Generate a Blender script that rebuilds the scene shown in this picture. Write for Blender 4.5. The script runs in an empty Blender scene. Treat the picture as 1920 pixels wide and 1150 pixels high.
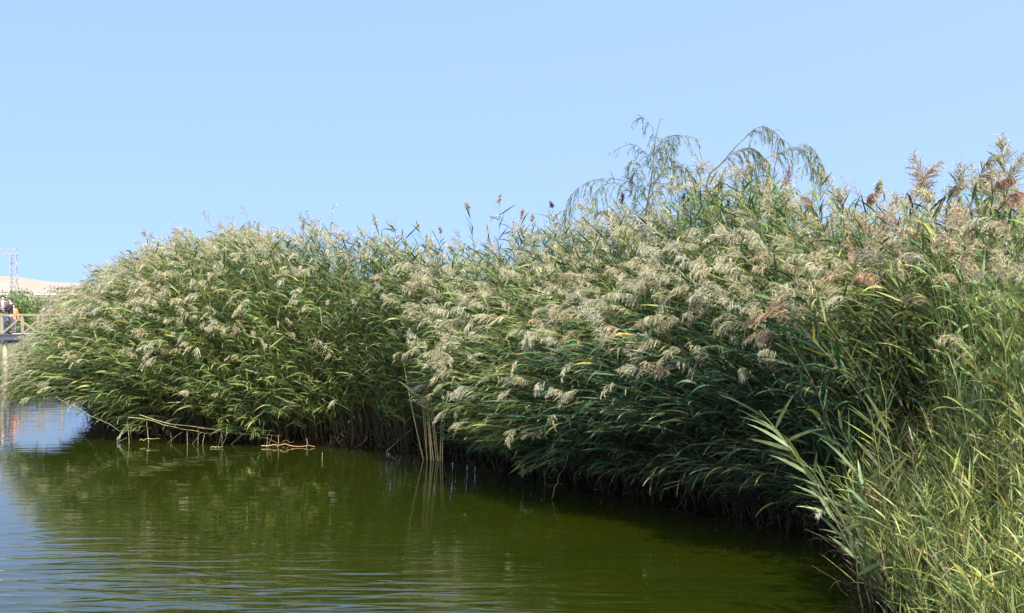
import bpy, bmesh, math, random
import numpy as np
from mathutils import Vector, Matrix

R = math.radians
# ------------------------------------------------------------------ camera
CAM_H, FPX = 3.1, 2637.0          # eye height above water, focal length in 1920-px units
HZ = 570.0                        # horizon row in 1920x1150 units
scene = bpy.context.scene
COL = scene.collection
cam_d = bpy.data.cameras.new('camera')
cam_d.sensor_width = 36.0
cam_d.lens = 36.0 * FPX / 1920.0
cam_d.clip_start = 0.1
cam_d.clip_end = 5000
cam_d.shift_y = -5.0 / 1920.0
cam = bpy.data.objects.new('camera', cam_d)
cam.location = (0, 0, CAM_H)
cam.rotation_euler = (R(90), 0, 0)
COL.objects.link(cam)
scene.camera = cam
# ------------------------------------------------------------------ light
SUN_EL, SUN_AZ = 54.0, 34.0       # azimuth: degrees to the right of straight behind the camera
world = bpy.data.worlds.new('World')
scene.world = world
world.use_nodes = True
nt = world.node_tree
bg = nt.nodes['Background']
sky = nt.nodes.new('ShaderNodeTexSky')
sky.sky_type = 'NISHITA'
sky.sun_disc = False
sky.sun_elevation = R(SUN_EL)
sky.sun_rotation = R(180 - SUN_AZ)
sky.air_density = 1.15
sky.dust_density = 2.7
sky.ozone_density = 1.0
# look a little above the physical horizon band, as the photo's sky is nearly even down to the dunes
wtc = nt.nodes.new('ShaderNodeTexCoord')
wadd = nt.nodes.new('ShaderNodeVectorMath'); wadd.operation = 'ADD'; wadd.inputs[1].default_value = (0, 0, 0.50)
wnor = nt.nodes.new('ShaderNodeVectorMath'); wnor.operation = 'NORMALIZE'
nt.links.new(wtc.outputs['Generated'], wadd.inputs[0]); nt.links.new(wadd.outputs[0], wnor.inputs[0])
nt.links.new(wnor.outputs[0], sky.inputs['Vector'])
nt.links.new(sky.outputs[0], bg.inputs['Color'])
bg.inputs['Strength'].default_value = 0.15
sun_d = bpy.data.lights.new('sun', 'SUN')
sun_d.energy = 3.05
sun_d.angle = R(0.5)
sun_d.color = (1.0, 0.95, 0.86)
sun = bpy.data.objects.new('sun', sun_d)
sun.rotation_euler = (R(90 - SUN_EL), 0, R(SUN_AZ))
sun.location = (10, -20, 40)
COL.objects.link(sun)
scene.view_settings.view_transform = 'Standard'
scene.view_settings.look = 'None'
scene.view_settings.exposure = 1.42
scene.view_settings.gamma = 1
scene.render.engine = 'CYCLES'
scene.cycles.max_bounces = 7
scene.cycles.transparent_max_bounces = 8

rng = np.random.default_rng(7)
random.seed(7)

# ------------------------------------------------------------------ helpers
def at(px, py, d):
    """world point seen at photo pixel (px,py) at distance d"""
    return np.array([(px - 960) / FPX * d, d, CAM_H - (py - HZ) / FPX * d])

def tag(o, label=None, cat=None, group=None, kind=None):
    if label: o['label'] = label
    if cat: o['category'] = cat
    if group: o['group'] = group
    if kind: o['kind'] = kind
    return o

def empty(name, loc, rz=0.0):
    o = bpy.data.objects.new(name, None)
    o.empty_display_size = 0.2
    o.location = loc
    o.rotation_euler = (0, 0, rz)
    COL.objects.link(o)
    return o

def mesh_np(name, V, Q, mats, tint=None, midx=None, parent=None, smooth=True, origin=None):
    V = np.asarray(V, dtype=np.float32)
    Q = np.asarray(Q, dtype=np.int32)
    if origin is not None:
        V = V - np.asarray(origin, dtype=np.float32)
    me = bpy.data.meshes.new(name)
    n, k = Q.shape
    me.vertices.add(len(V)); me.vertices.foreach_set('co', V.ravel())
    me.loops.add(n * k); me.loops.foreach_set('vertex_index', Q.ravel())
    me.polygons.add(n)
    me.polygons.foreach_set('loop_start', np.arange(0, n * k, k, dtype=np.int32))
    me.polygons.foreach_set('use_smooth', np.full(n, smooth))
    if not isinstance(mats, (list, tuple)): mats = [mats]
    for m in mats: me.materials.append(m)
    if midx is not None: me.polygons.foreach_set('material_index', np.asarray(midx, dtype=np.int32))
    if tint is not None:
        a = me.color_attributes.new('tint', 'FLOAT_COLOR', 'POINT')
        c = np.ones((len(V), 4), dtype=np.float32); c[:, :3] = tint
        a.data.foreach_set('color', c.ravel())
    me.update(); me.validate()
    o = bpy.data.objects.new(name, me)
    COL.objects.link(o)
    if parent is not None: o.parent = parent
    elif origin is not None: o.location = origin
    return o

def bm_obj(name, bm, mat, parent=None, smooth=False):
    me = bpy.data.meshes.new(name)
    bmesh.ops.recalc_face_normals(bm, faces=bm.faces)
    if smooth:
        for f in bm.faces: f.smooth = True
    bm.to_mesh(me); bm.free()
    me.materials.append(mat)
    o = bpy.data.objects.new(name, me)
    COL.objects.link(o)
    if parent is not None: o.parent = parent
    return o

def add_bar(bm, a, b, w, h=None):
    """rectangular bar from a to b"""
    h = h or w
    a, b = Vector(a), Vector(b)
    d = (b - a); L = d.length
    q = d.to_track_quat('X', 'Z')
    M = Matrix.Translation((a + b) / 2) @ q.to_matrix().to_4x4() @ Matrix.Diagonal((L, w, h, 1))
    bmesh.ops.create_cube(bm, size=1, matrix=M)

def add_cyl(bm, a, b, r1, r2, seg=12):
    a, b = Vector(a), Vector(b)
    d = b - a
    M = Matrix.Translation((a + b) / 2) @ d.to_track_quat('Z', 'Y').to_matrix().to_4x4()
    bmesh.ops.create_cone(bm, cap_ends=True, segments=seg, radius1=r1, radius2=r2, depth=d.length, matrix=M)

def nrm(a):
    return a / np.maximum(np.linalg.norm(a, axis=-1, keepdims=True), 1e-9)

# ------------------------------------------------------------------ materials
def mat_base(name):
    m = bpy.data.materials.new(name); m.use_nodes = True
    n = m.node_tree
    return m, n, n.nodes['Principled BSDF'], n.nodes['Material Output']

def blade_mat(name, trans, rough, spec, nscale=9.0, namp=0.35):
    """thin plant tissue: tint attribute x fine noise, plus light passing through"""
    m, n, p, out = mat_base(name)
    at_ = n.nodes.new('ShaderNodeAttribute'); at_.attribute_name = 'tint'
    tc = n.nodes.new('ShaderNodeTexCoord')
    no = n.nodes.new('ShaderNodeTexNoise'); no.inputs['Scale'].default_value = nscale; no.inputs['Detail'].default_value = 3
    n.links.new(tc.outputs['Object'], no.inputs['Vector'])
    mr = n.nodes.new('ShaderNodeMapRange')
    mr.inputs['From Min'].default_value = 0.3; mr.inputs['From Max'].default_value = 0.7
    mr.inputs['To Min'].default_value = 1 - namp; mr.inputs['To Max'].default_value = 1 + namp
    n.links.new(no.outputs['Fac'], mr.inputs['Value'])
    mx = n.nodes.new('ShaderNodeVectorMath'); mx.operation = 'SCALE'
    n.links.new(at_.outputs['Color'], mx.inputs[0]); n.links.new(mr.outputs['Result'], mx.inputs['Scale'])
    n.links.new(mx.outputs[0], p.inputs['Base Color'])
    p.inputs['Roughness'].default_value = rough
    p.inputs['Specular IOR Level'].default_value = spec
    if trans > 0:
        t = n.nodes.new('ShaderNodeBsdfTranslucent')
        n.links.new(mx.outputs[0], t.inputs['Color'])
        ms = n.nodes.new('ShaderNodeMixShader'); ms.inputs[0].default_value = trans
        n.links.new(p.outputs[0], ms.inputs[1]); n.links.new(t.outputs[0], ms.inputs[2])
        n.links.new(ms.outputs[0], out.inputs['Surface'])
    return m

M_LEAF = blade_mat('reed_leaf', 0.24, 0.46, 0.3)
M_STEM = blade_mat('reed_stem', 0.0, 0.5, 0.4, 14.0, 0.3)
M_PLUME = blade_mat('reed_plume', 0.32, 0.8, 0.1, 12.0, 0.2)
M_WLEAF = blade_mat('willow_leaf', 0.25, 0.5, 0.3)
M_BUSH = blade_mat('bush_leaf', 0.25, 0.6, 0.2)

def simple_mat(name, col, rough=0.7, noise=0.0, scale=8.0, metal=0.0, stretch=None, bump=0.0):
    m, n, p, out = mat_base(name)
    p.inputs['Base Color'].default_value = (*col, 1)
    p.inputs['Roughness'].default_value = rough
    p.inputs['Metallic'].default_value = metal
    if noise > 0:
        tc = n.nodes.new('ShaderNodeTexCoord')
        mp = n.nodes.new('ShaderNodeMapping')
        if stretch: mp.inputs['Scale'].default_value = stretch
        no = n.nodes.new('ShaderNodeTexNoise'); no.inputs['Scale'].default_value = scale; no.inputs['Detail'].default_value = 6
        cr = n.nodes.new('ShaderNodeValToRGB')
        cr.color_ramp.elements[0].position = 0.3; cr.color_ramp.elements[1].position = 0.72
        cr.color_ramp.elements[0].color = tuple(c * (1 - noise) for c in col) + (1,)
        cr.color_ramp.elements[1].color = tuple(min(1, c * (1 + noise)) for c in col) + (1,)
        n.links.new(tc.outputs['Object'], mp.inputs['Vector']); n.links.new(mp.outputs[0], no.inputs['Vector'])
        n.links.new(no.outputs['Fac'], cr.inputs['Fac']); n.links.new(cr.outputs[0], p.inputs['Base Color'])
        if bump > 0:
            b = n.nodes.new('ShaderNodeBump'); b.inputs['Strength'].default_value = bump
            n.links.new(no.outputs['Fac'], b.inputs['Height']); n.links.new(b.outputs[0], p.inputs['Normal'])
    return m

M_SOIL = simple_mat('bank_soil', (0.010, 0.008, 0.005), 0.95, 0.5, 3.0, bump=0.6)
M_SAND = simple_mat('dune_sand', (0.235, 0.205, 0.165), 0.95, 0.12, 0.05, stretch=(1, 1, 4), bump=0.2)
M_SCRUB = simple_mat('scrub_ground', (0.07, 0.08, 0.035), 0.95, 0.4, 0.8, bump=0.5)
M_WOOD = simple_mat('pale_wood', (0.27, 0.235, 0.145), 0.6, 0.2, 6.0, stretch=(1, 1, 0.2))
M_DECK = simple_mat('grey_planks', (0.42, 0.36, 0.28), 0.8, 0.25, 5.0, stretch=(6, 0.5, 1))
M_BEAM = simple_mat('painted_steel_beam', (0.07, 0.08, 0.10), 0.5, 0.2, 4.0)
M_STEEL = simple_mat('hazed_steel', (0.27, 0.28, 0.29), 0.75, 0.12, 6.0)  # steel grey made lighter to carry the distance haze in its colour
M_WHITE = simple_mat('white_plaster', (0.62, 0.60, 0.56), 0.85, 0.06, 1.5)
M_DARK = simple_mat('dark_opening', (0.03, 0.035, 0.04), 0.3)
M_BARK = simple_mat('willow_bark', (0.10, 0.085, 0.055), 0.85, 0.3, 20.0)

# water -----------------------------------------------------------------
def water_mat():
    m, n, p, out = mat_base('lake_water')
    N, L = n.nodes, n.links
    tc = N.new('ShaderNodeTexCoord')
    p.inputs['Roughness'].default_value = 0.012
    p.inputs['IOR'].default_value = 1.36
    # algae-green body colour with slow patches
    nb = N.new('ShaderNodeTexNoise'); nb.inputs['Scale'].default_value = 0.25; nb.inputs['Detail'].default_value = 3
    L.new(tc.outputs['Object'], nb.inputs['Vector'])
    cr = N.new('ShaderNodeValToRGB')
    cr.color_ramp.elements[0].position = 0.35; cr.color_ramp.elements[1].position = 0.7
    cr.color_ramp.elements[0].color = (0.0110, 0.0165, 0.0006, 1)
    cr.color_ramp.elements[1].color = (0.0150, 0.0205, 0.0008, 1)
    L.new(nb.outputs['Fac'], cr.inputs['Fac']); L.new(cr.outputs[0], p.inputs['Base Color'])
    # ripples: fine wind ripple everywhere + longer wavelets in the open water near the viewer
    def noise(scale, sx, sy, detail, rot=0.0, dist=0.0):
        mp = N.new('ShaderNodeMapping'); mp.inputs['Scale'].default_value = (sx, sy, 1)
        mp.inputs['Rotation'].default_value = (0, 0, rot)
        L.new(tc.outputs['Object'], mp.inputs['Vector'])
        no = N.new('ShaderNodeTexNoise'); no.inputs['Scale'].default_value = scale
        no.inputs['Detail'].default_value = detail; no.inputs['Distortion'].default_value = dist
        L.new(mp.outputs[0], no.inputs['Vector'])
        return no.outputs['Fac']
    def math_(op, a, b):
        q = N.new('ShaderNodeMath'); q.operation = op
        for i, v in enumerate((a, b)):
            if isinstance(v, (int, float)): q.inputs[i].default_value = v
            else: L.new(v, q.inputs[i])
        return q.outputs[0]
    fine = noise(1.0, 0.9, 3.6, 0.6, R(3), 0.3)
    tiny = noise(1.0, 14.0, 34.0, 2, R(-6))
    wav = noise(1.0, 0.95, 3.6, 1.5, R(-8), 0.8)
    sep = N.new('ShaderNodeSeparateXYZ'); L.new(tc.outputs['Object'], sep.inputs[0])
    mr = N.new('ShaderNodeMapRange')
    mr.inputs['From Min'].default_value = 19.0; mr.inputs['From Max'].default_value = 13.5
    mr.inputs['To Min'].default_value = 0.06; mr.inputs['To Max'].default_value = 1.0
    L.new(math_('ADD', sep.outputs['Y'], math_('MULTIPLY', sep.outputs['X'], 0.25)), mr.inputs['Value'])
    hgt = math_('ADD', math_('MULTIPLY', fine, 0.0036), math_('MULTIPLY', tiny, 0.00012))
    hgt = math_('ADD', hgt, math_('MULTIPLY', math_('MULTIPLY', wav, 0.027), mr.outputs['Result']))
    b = N.new('ShaderNodeBump'); b.inputs['Strength'].default_value = 1.0; b.inputs['Distance'].default_value = 1.0
    L.new(hgt, b.inputs['Height']); L.new(b.outputs[0], p.inputs['Normal'])
    return m
M_WATER = water_mat()

# ------------------------------------------------------------------ the bank line
F = np.array([(-11.0, 50), (-11.9, 44), (-11.7, 39.5), (-10.7, 35.6), (-8.8, 32.6), (-6.4, 31.4), (-4.2, 30.8),
              (-2.6, 29.8), (-1.2, 28), (0.1, 25.4), (1.4, 23.2), (2.7, 21.2), (3.7, 19.4), (4.15, 17.8),
              (4.0, 16.2), (3.8, 15), (3.55, 13.5), (3.42, 12), (3.4, 10), (3.0, 6), (3.0, -6)], float)
def smooth_line(P, it=2):
    for _ in range(it):
        A = P[:-1] * .75 + P[1:] * .25; B = P[:-1] * .25 + P[1:] * .75
        P = np.vstack([P[:1], np.stack([A, B], 1).reshape(-1, 2), P[-1:]])
    return P
FS = smooth_line(F)
seg = np.linalg.norm(np.diff(FS, axis=0), axis=1)
arc = np.concatenate([[0], np.cumsum(seg)])
tan = nrm(np.gradient(FS, arc, axis=0))
# smooth the tangents so outward directions fan out gently
ts = np.copy(tan)
for _ in range(6):
    ts[1:-1] = nrm(ts[:-2] + ts[1:-1] + ts[2:])
nor = np.stack([ts[:, 1], -ts[:, 0]], 1)
def line_at(a):
    p = np.array([np.interp(a, arc, FS[:, 0]), np.interp(a, arc, FS[:, 1])])
    n = nrm(np.array([np.interp(a, arc, nor[:, 0]), np.interp(a, arc, nor[:, 1])]))
    return p, n
def arc_of_y(y):
    i = np.argmin(np.abs(FS[:, 1] - y)); return arc[i]

# water, bed of land
def grid_obj(name, xs, ys, zf, mat):
    X, Y = np.meshgrid(xs, ys); Z = zf(X, Y)
    V = np.stack([X, Y, Z], -1).reshape(-1, 3)
    nx, ny = len(xs), len(ys)
    i = np.arange(nx - 1); j = np.arange(ny - 1)
    I, J = np.meshgrid(i, j); a = (J * nx + I).ravel()
    Q = np.stack([a, a + 1, a + nx + 1, a + nx], 1)
    return mesh_np(name, V, Q, mat)
water = grid_obj('water', np.array([-1500., 1500.]), np.array([-60., 1500.]), lambda X, Y: X * 0, M_WATER)
water['kind'] = 'structure'

def build_bank():
    """land behind the waterline: a low muddy lip, then gently rising ground"""
    offs = [(0.25, -0.5), (0.05, -0.06), (-0.12, 0.04), (-0.6, 0.13), (-2.0, 0.25), (-5, 0.32), (-9, 0.35)]
    n = len(FS); V = []
    r2 = np.random.default_rng(3)
    jit = r2.normal(0, 0.07, n)
    for k, (o, z) in enumerate(offs):
        P = FS + nor * (o + jit[:, None] * (1 if k < 4 else 0.3))
        V.append(np.column_stack([P, np.full(n, z) + (r2.normal(0, 0.02, n) if k > 1 else 0)]))
    V = np.vstack(V); Q = []
    for k in range(len(offs) - 1):
        for i in range(n - 1):
            a = k * n + i; Q.append((a, a + 1, a + n + 1, a + n))
    return mesh_np('bank', V, Q, M_SOIL)
M_SOIL.node_tree.nodes['Principled BSDF'].inputs['Specular IOR Level'].default_value = 0.0
bank = build_bank(); bank['kind'] = 'structure'
# wide land behind the bed, reaching to the right and far behind
land_edge = [(9.5, -6), (9.5, 18), (6, 25), (1.0, 34), (-3.6, 40), (-3.4, 53), (-6, 60), (-12, 95), (-20, 1200)]
bm = bmesh.new()
lv = [(bm.verts.new((x, y, .30)), bm.verts.new((900, y, .30))) for x, y in land_edge]
for (a_, b_), (c_, d_) in zip(lv[:-1], lv[1:]): bm.faces.new([a_, b_, d_, c_])
land = bm_obj('ground', bm, M_SCRUB); land['kind'] = 'structure'
# far shore on the left
bm = bmesh.new()
fs = [(-900, 92), (-60, 86), (-40, 80), (-22, 82), (-10, 90), (30, 95), (30, 1200), (-900, 1200)]
top = [bm.verts.new((x, y, 0.7)) for x, y in fs]
bot = [bm.verts.new((x, y - 1.5, -0.3)) for x, y in fs]
bm.faces.new(top)
for i in range(5): bm.faces.new([bot[i], bot[i + 1], top[i + 1], top[i]])
bmesh.ops.triangulate(bm, faces=[f for f in bm.faces if len(f.verts) > 4])
shore = bm_obj('far_shore', bm, M_SCRUB); shore['kind'] = 'structure'
# dunes
def dune_z(X, Y):
    d = 9.5 + 2.6 * np.sin(X * 0.018 + 1.0) + 1.6 * np.sin(X * 0.051 + Y * 0.01) + 0.6 * np.sin(X * 0.13 + Y * 0.05) + 0.3 * np.sin(X * .31 - Y * .11)
    t = np.clip((Y - 500) / 120, 0, 1); t = t * t * (3 - 2 * t)
    return 0.4 + d * 1.32 * t * (1 - 0.25 * np.clip((Y - 640) / 200, 0, 1))
dunes = grid_obj('sand_dunes', np.linspace(-800, 500, 261), np.linspace(495, 900, 61), dune_z, M_SAND)
dunes['kind'] = 'structure'

# ------------------------------------------------------------------ ribbons
def ribbons(P, D, L, W, g, k, prof, roll=None, wind=None):
    """n ribbons: base P, start dir D, length L, width W, droop g; returns verts (n,k+1,2,3)"""
    n = len(P)
    D = nrm(D)
    t = (np.arange(k) + 0.5) / k
    dirs = D[:, None, :] + np.array([0, 0, -1.0]) * (g[:, None] * (t[None, :] ** 1.3))[:, :, None]
    if wind is not None: dirs = dirs + wind[:, None, :] * t[None, :, None]
    dirs = nrm(dirs)
    step = dirs * (L / k)[:, None, None]
    C = np.concatenate([P[:, None, :], P[:, None, :] + np.cumsum(step, axis=1)], axis=1)
    S = np.cross(D, np.array([0, 0, 1.0])); S = nrm(S + 1e-6)
    if roll is not None:
        U = nrm(np.cross(S, D))
        S = S * np.cos(roll)[:, None] + U * np.sin(roll)[:, None]
    w = (np.array(prof)[None, :] * W[:, None] / 2)[:, :, None] * S[:, None, :]
    return np.stack([C - w, C + w], axis=2)

def rib_quads(n, k, base=0):
    a = (np.arange(n)[:, None] * (k + 1) * 2 + np.arange(k)[None, :] * 2).ravel() + base
    return np.stack([a, a + 1, a + 3, a + 2], 1)

def tube(C, r, sides=4):
    """tube along C (m,3) with radii r (m,)"""
    m = len(C)
    T = nrm(np.gradient(C, axis=0))
    A = nrm(np.cross(T, np.array([0.31, 0.9, 0.2]))); B = np.cross(T, A)
    th = np.arange(sides) / sides * 2 * np.pi
    V = C[:, None, :] + r[:, None, None] * (A[:, None, :] * np.cos(th)[None, :, None] + B[:, None, :] * np.sin(th)[None, :, None])
    V = V.reshape(-1, 3)
    i = np.arange(m - 1)[:, None] * sides; j = np.arange(sides)[None, :]; j2 = (j + 1) % sides
    Q = np.stack([i + j, i + j2, i + sides + j2, i + sides + j], -1).reshape(-1, 4)
    return V, Q

# colour families (real surface colours)
GREENS = np.array([(0.088, 0.140, 0.034), (0.055, 0.105, 0.035), (0.125, 0.168, 0.040), (0.038, 0.084, 0.036), (0.170, 0.200, 0.058)])
YEL = np.array([(0.26, 0.27, 0.05), (0.34, 0.30, 0.07), (0.20, 0.25, 0.05)])
STRAW = np.array([(0.42, 0.33, 0.17), (0.36, 0.27, 0.13), (0.30, 0.23, 0.13)])
PLUMES = {'silvery': (0.42, 0.41, 0.29), 'buff': (0.41, 0.38, 0.235), 'tan': (0.42, 0.345, 0.22), 'rusty': (0.38, 0.24, 0.15), 'dark brown': (0.13, 0.06, 0.045)}
LEAF_PROF = [0.5, 0.95, 1.0, 0.8, 0.45, 0.04]

def make_reed(root, tip, bias, opt):
    """root, tip: 3-vectors. bias: 2D direction toward which leaves and plume stream.
       returns dict of parts: stalk, foliage, plume, each (V,Q,tint)"""
    r = opt['rng']
    root = np.asarray(root, float); tip = np.asarray(tip, float)
    H = np.linalg.norm(tip - root)
    ctrl = root + np.array([0, 0, 1.0]) * H * opt.get('stiff', 0.5) + (tip - root) * 0.15
    m = 9
    t = np.linspace(0, 1, m)[:, None]
    C = (1 - t) ** 2 * root + 2 * t * (1 - t) * ctrl + t ** 2 * tip
    C[1:-1] += r.normal(0, 0.012, (m - 2, 3))
    rad = np.linspace(opt.get('r0', 0.0065), 0.0028, m)
    sv, sq = tube(C, rad, 4)
    yellow = opt.get('yellow', 0.1)
    base_col = GREENS[r.integers(len(GREENS))] * r.uniform(0.8, 1.2)
    if 'green' in opt: base_col = np.array(opt['green']) * r.uniform(0.85, 1.15)
    stcol = STRAW[r.integers(3)] * 0.75 * (1 - 0.6) + base_col * 1.3 * 0.6 if not opt.get('dead') else STRAW[r.integers(3)] * r.uniform(.05, .22)  # dead stems: straw darkened for the shade along the waterline
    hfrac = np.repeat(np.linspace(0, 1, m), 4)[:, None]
    st = (STRAW[1] * (0.10 if opt.get('dead') else 0.11)) * (1 - hfrac) + stcol * hfrac  # stalk bases painted near black, standing in for shade low in the bed
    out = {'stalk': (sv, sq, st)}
    # leaves
    nl = opt.get('leaves', 14)
    if nl > 0:
        tl = np.linspace(opt.get('leaf_from', 0.34), 0.97, nl) + r.uniform(-.02, .02, nl)
        tl = np.clip(tl, 0, 0.985)
        idx = tl * (m - 1)
        i0 = np.clip(idx.astype(int), 0, m - 2); f = (idx - i0)[:, None]
        P = C[i0] * (1 - f) + C[i0 + 1] * f
        T = nrm(C[i0 + 1] - C[i0])
        ba = math.atan2(bias[1], bias[0])
        az = ba + r.normal(0, opt.get('spread', 0.95), nl) + (np.arange(nl) % 2) * opt.get('alt', 0.9) - opt.get('alt', 0.9) / 2
        Hd = np.stack([np.cos(az), np.sin(az), np.zeros(nl)], 1)
        D = T * r.uniform(0.45, 1.6, nl)[:, None] + Hd * 0.85
        Ln = opt.get('leaf_len', 0.44) * r.uniform(0.65, 1.2, nl) * (1 - 0.35 * np.abs(tl - 0.7) / 0.7)
        W = opt.get('leaf_w', 0.026) * r.uniform(0.7, 1.2, nl)
        g = r.uniform(0.05, 1.5, nl) ** 1.2 * opt.get('droop', 1.0)
        Vl = ribbons(P, D, Ln, W, g, 5, LEAF_PROF, r.normal(0, 0.8, nl))
        c = np.repeat((base_col * np.ones((nl, 3)))[:, None, :], 12, axis=1)
        c *= r.uniform(0.6, 1.55, nl)[:, None, None]
        ye = r.random(nl) < yellow
        if ye.any():
            yc = YEL[r.integers(len(YEL), size=ye.sum())] * r.uniform(.6, 1.1, ye.sum())[:, None]
            c[ye] = yc[:, None, :]
        if opt.get('dead'):
            c[:] = (STRAW[r.integers(3, size=nl)] * 0.12)[:, None, :]  # litter leaves: straw painted dark like the shaded hollow
        # dry tips on some leaves
        dt = r.random(nl) < 0.2
        c[dt, 8:] = c[dt, 8:] * 0.3 + STRAW[0] * 0.7
        out['foliage'] = (Vl.reshape(-1, 3), rib_quads(nl, 5), c.reshape(-1, 3))
    # plume
    pc = opt.get('plume')
    if pc:
        PL = opt.get('plume_len', 0.36) * r.uniform(0.85, 1.15)
        ax_m = 9
        T0 = nrm(C[-1] - C[-2])
        B3 = np.array([bias[0], bias[1], 0.0])
        nod = opt.get('nod', 1.0)
        d = T0.copy(); A = [C[-1]]
        for i in range(ax_m - 1):
            d = nrm(d + B3 * 0.11 * nod + np.array([0, 0, -0.13 * nod * (0.5 + i * 0.2)]))
            A.append(A[-1] + d * PL / (ax_m - 1))
        A = np.array(A)
        nb = opt.get('branches', 30)
        tb = np.sort(r.beta(1.25, 1.5, nb)) * 0.97
        idx = tb * (ax_m - 1); i0 = np.clip(idx.astype(int), 0, ax_m - 2); f = (idx - i0)[:, None]
        P = A[i0] * (1 - f) + A[i0 + 1] * f
        T = nrm(A[i0 + 1] - A[i0])
        rd = r.normal(0, 1, (nb, 3)); rd = nrm(rd - T * (rd * T).sum(1, keepdims=True))
        D = T * 0.75 + rd * r.uniform(0.25, 0.75, nb)[:, None] + B3 * 0.3 * nod
        Lb = PL * opt.get('bushy', 0.44) * (1.1 - 0.8 * tb) * r.uniform(0.7, 1.2, nb)
        gb = r.uniform(0.7, 1.9, nb) * opt.get('hang', 1.0)
        Wb = np.full(nb, opt.get('strand', 0.0085)) * r.uniform(.7, 1.2, nb)
        Vb = ribbons(P, D, Lb, Wb, gb, 3, [0.5, 1.0, 1.0, 0.25], r.uniform(-1.5, 1.5, nb))
        V = [Vb.reshape(-1, 3)]; Q = [rib_quads(nb, 3)]
        cc = np.array(PLUMES[pc])
        ct = np.repeat(cc * r.uniform(0.55, 1.3, nb)[:, None], 8, axis=0)
        Ct = [ct]
        ns = opt.get('spikelets', 4)
        if ns > 0:
            Cb = Vb.mean(axis=2)                     # centre lines (nb,4,3)
            tt = r.uniform(0.15, 1.0, (nb, ns)) * 2.999
            ii = tt.astype(int); ff = (tt - ii)[..., None]
            bi = np.arange(nb)[:, None]
            Ps = (Cb[bi, ii] * (1 - ff) + Cb[bi, ii + 1] * ff).reshape(-1, 3)
            Ts = nrm(Cb[bi, ii + 1] - Cb[bi, ii]).reshape(-1, 3)
            n2 = len(Ps)
            Ds = Ts + r.normal(0, 0.55, (n2, 3))
            Vs = ribbons(Ps, Ds, r.uniform(.022, .05, n2), np.full(n2, opt.get('strand', 0.0085) * 0.8), np.full(n2, 0.8), 1, [1.0, 0.3], r.uniform(-1.5, 1.5, n2))
            base = len(V[0])
            V.append(Vs.reshape(-1, 3)); Q.append(rib_quads(n2, 1, base))
            Ct.append(np.repeat(cc * r.uniform(0.7, 1.3, n2)[:, None], 4, axis=0))
        av, aq = tube(A, np.linspace(0.0028, 0.001, ax_m), 3)
        base = sum(len(v) for v in V)
        V.append(av); Q.append(aq + base); Ct.append(np.tile(cc * 0.7, (len(av), 1)))
        out['plume'] = (np.vstack(V), np.vstack(Q), np.vstack(Ct))
    return out

# ------------------------------------------------------------------ crest of the bed (photo row of the top, by photo column)
TOPX = [-60, 0, 30, 60, 100, 150, 200, 270, 340, 430, 520, 570, 640, 710, 790, 840, 880, 950, 1000, 1050, 1100, 1170, 1240, 1290, 1340, 1400, 1460, 1500, 1540, 1600, 1660, 1720, 1780, 1840, 1920, 2100]
TOPY = [690, 640, 590, 540, 500, 476, 460, 444, 450, 447, 452, 442, 444, 440, 442, 474, 478, 448, 436, 432, 422, 412, 392, 354, 340, 335, 342, 360, 384, 402, 408, 400, 392, 372, 372, 372]
def top_row(px): return np.interp(px, TOPX, TOPY)

# profile of the front of the bed by photo column: overhang (m), lowest foliage (fraction of crest height)
OVX = [0, 150, 250, 510, 650, 800, 900, 1050, 1300, 1480, 1700]
OVV = [2.7, 2.2, 1.3, 1.1, 0.5, 0.7, 1.3, 1.9, 2.0, 1.3, 0.5]
LWV = [0.34, 0.17, 0.06, 0.05, 0.24, 0.32, 0.16, 0.10, 0.17, 0.30, 0.50]
reeds = []     # (parts, meta)
def add_reed(root, tip, bias, opt, meta):
    opt.setdefault('rng', rng)
    parts = make_reed(root, tip, bias, opt)
    meta.update(root=np.asarray(root, float), tip=np.asarray(tip, float), plume=opt.get('plume'))
    reeds.append((parts, meta))

QP = [0, .12, .3, .5, .7, .85, 1]
UP = [0.55, 1.0, 0.85, 0.35, 0, 0, 0]
UM = [0, 0, 0, 0, -1.0, -2.4, -4.5]
ZP = [0.0, .22, .47, .68, .86, .96, 1.0]
SP = [0.15, 0.4, 0.8, 1.5, 2.4, 3.4, 5.2]
def ground_z(s): return float(np.interp(s, [-.1, 0, .15, .6, 2, 5, 9], [-.3, -.05, .10, .17, .25, .32, .35]))

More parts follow.
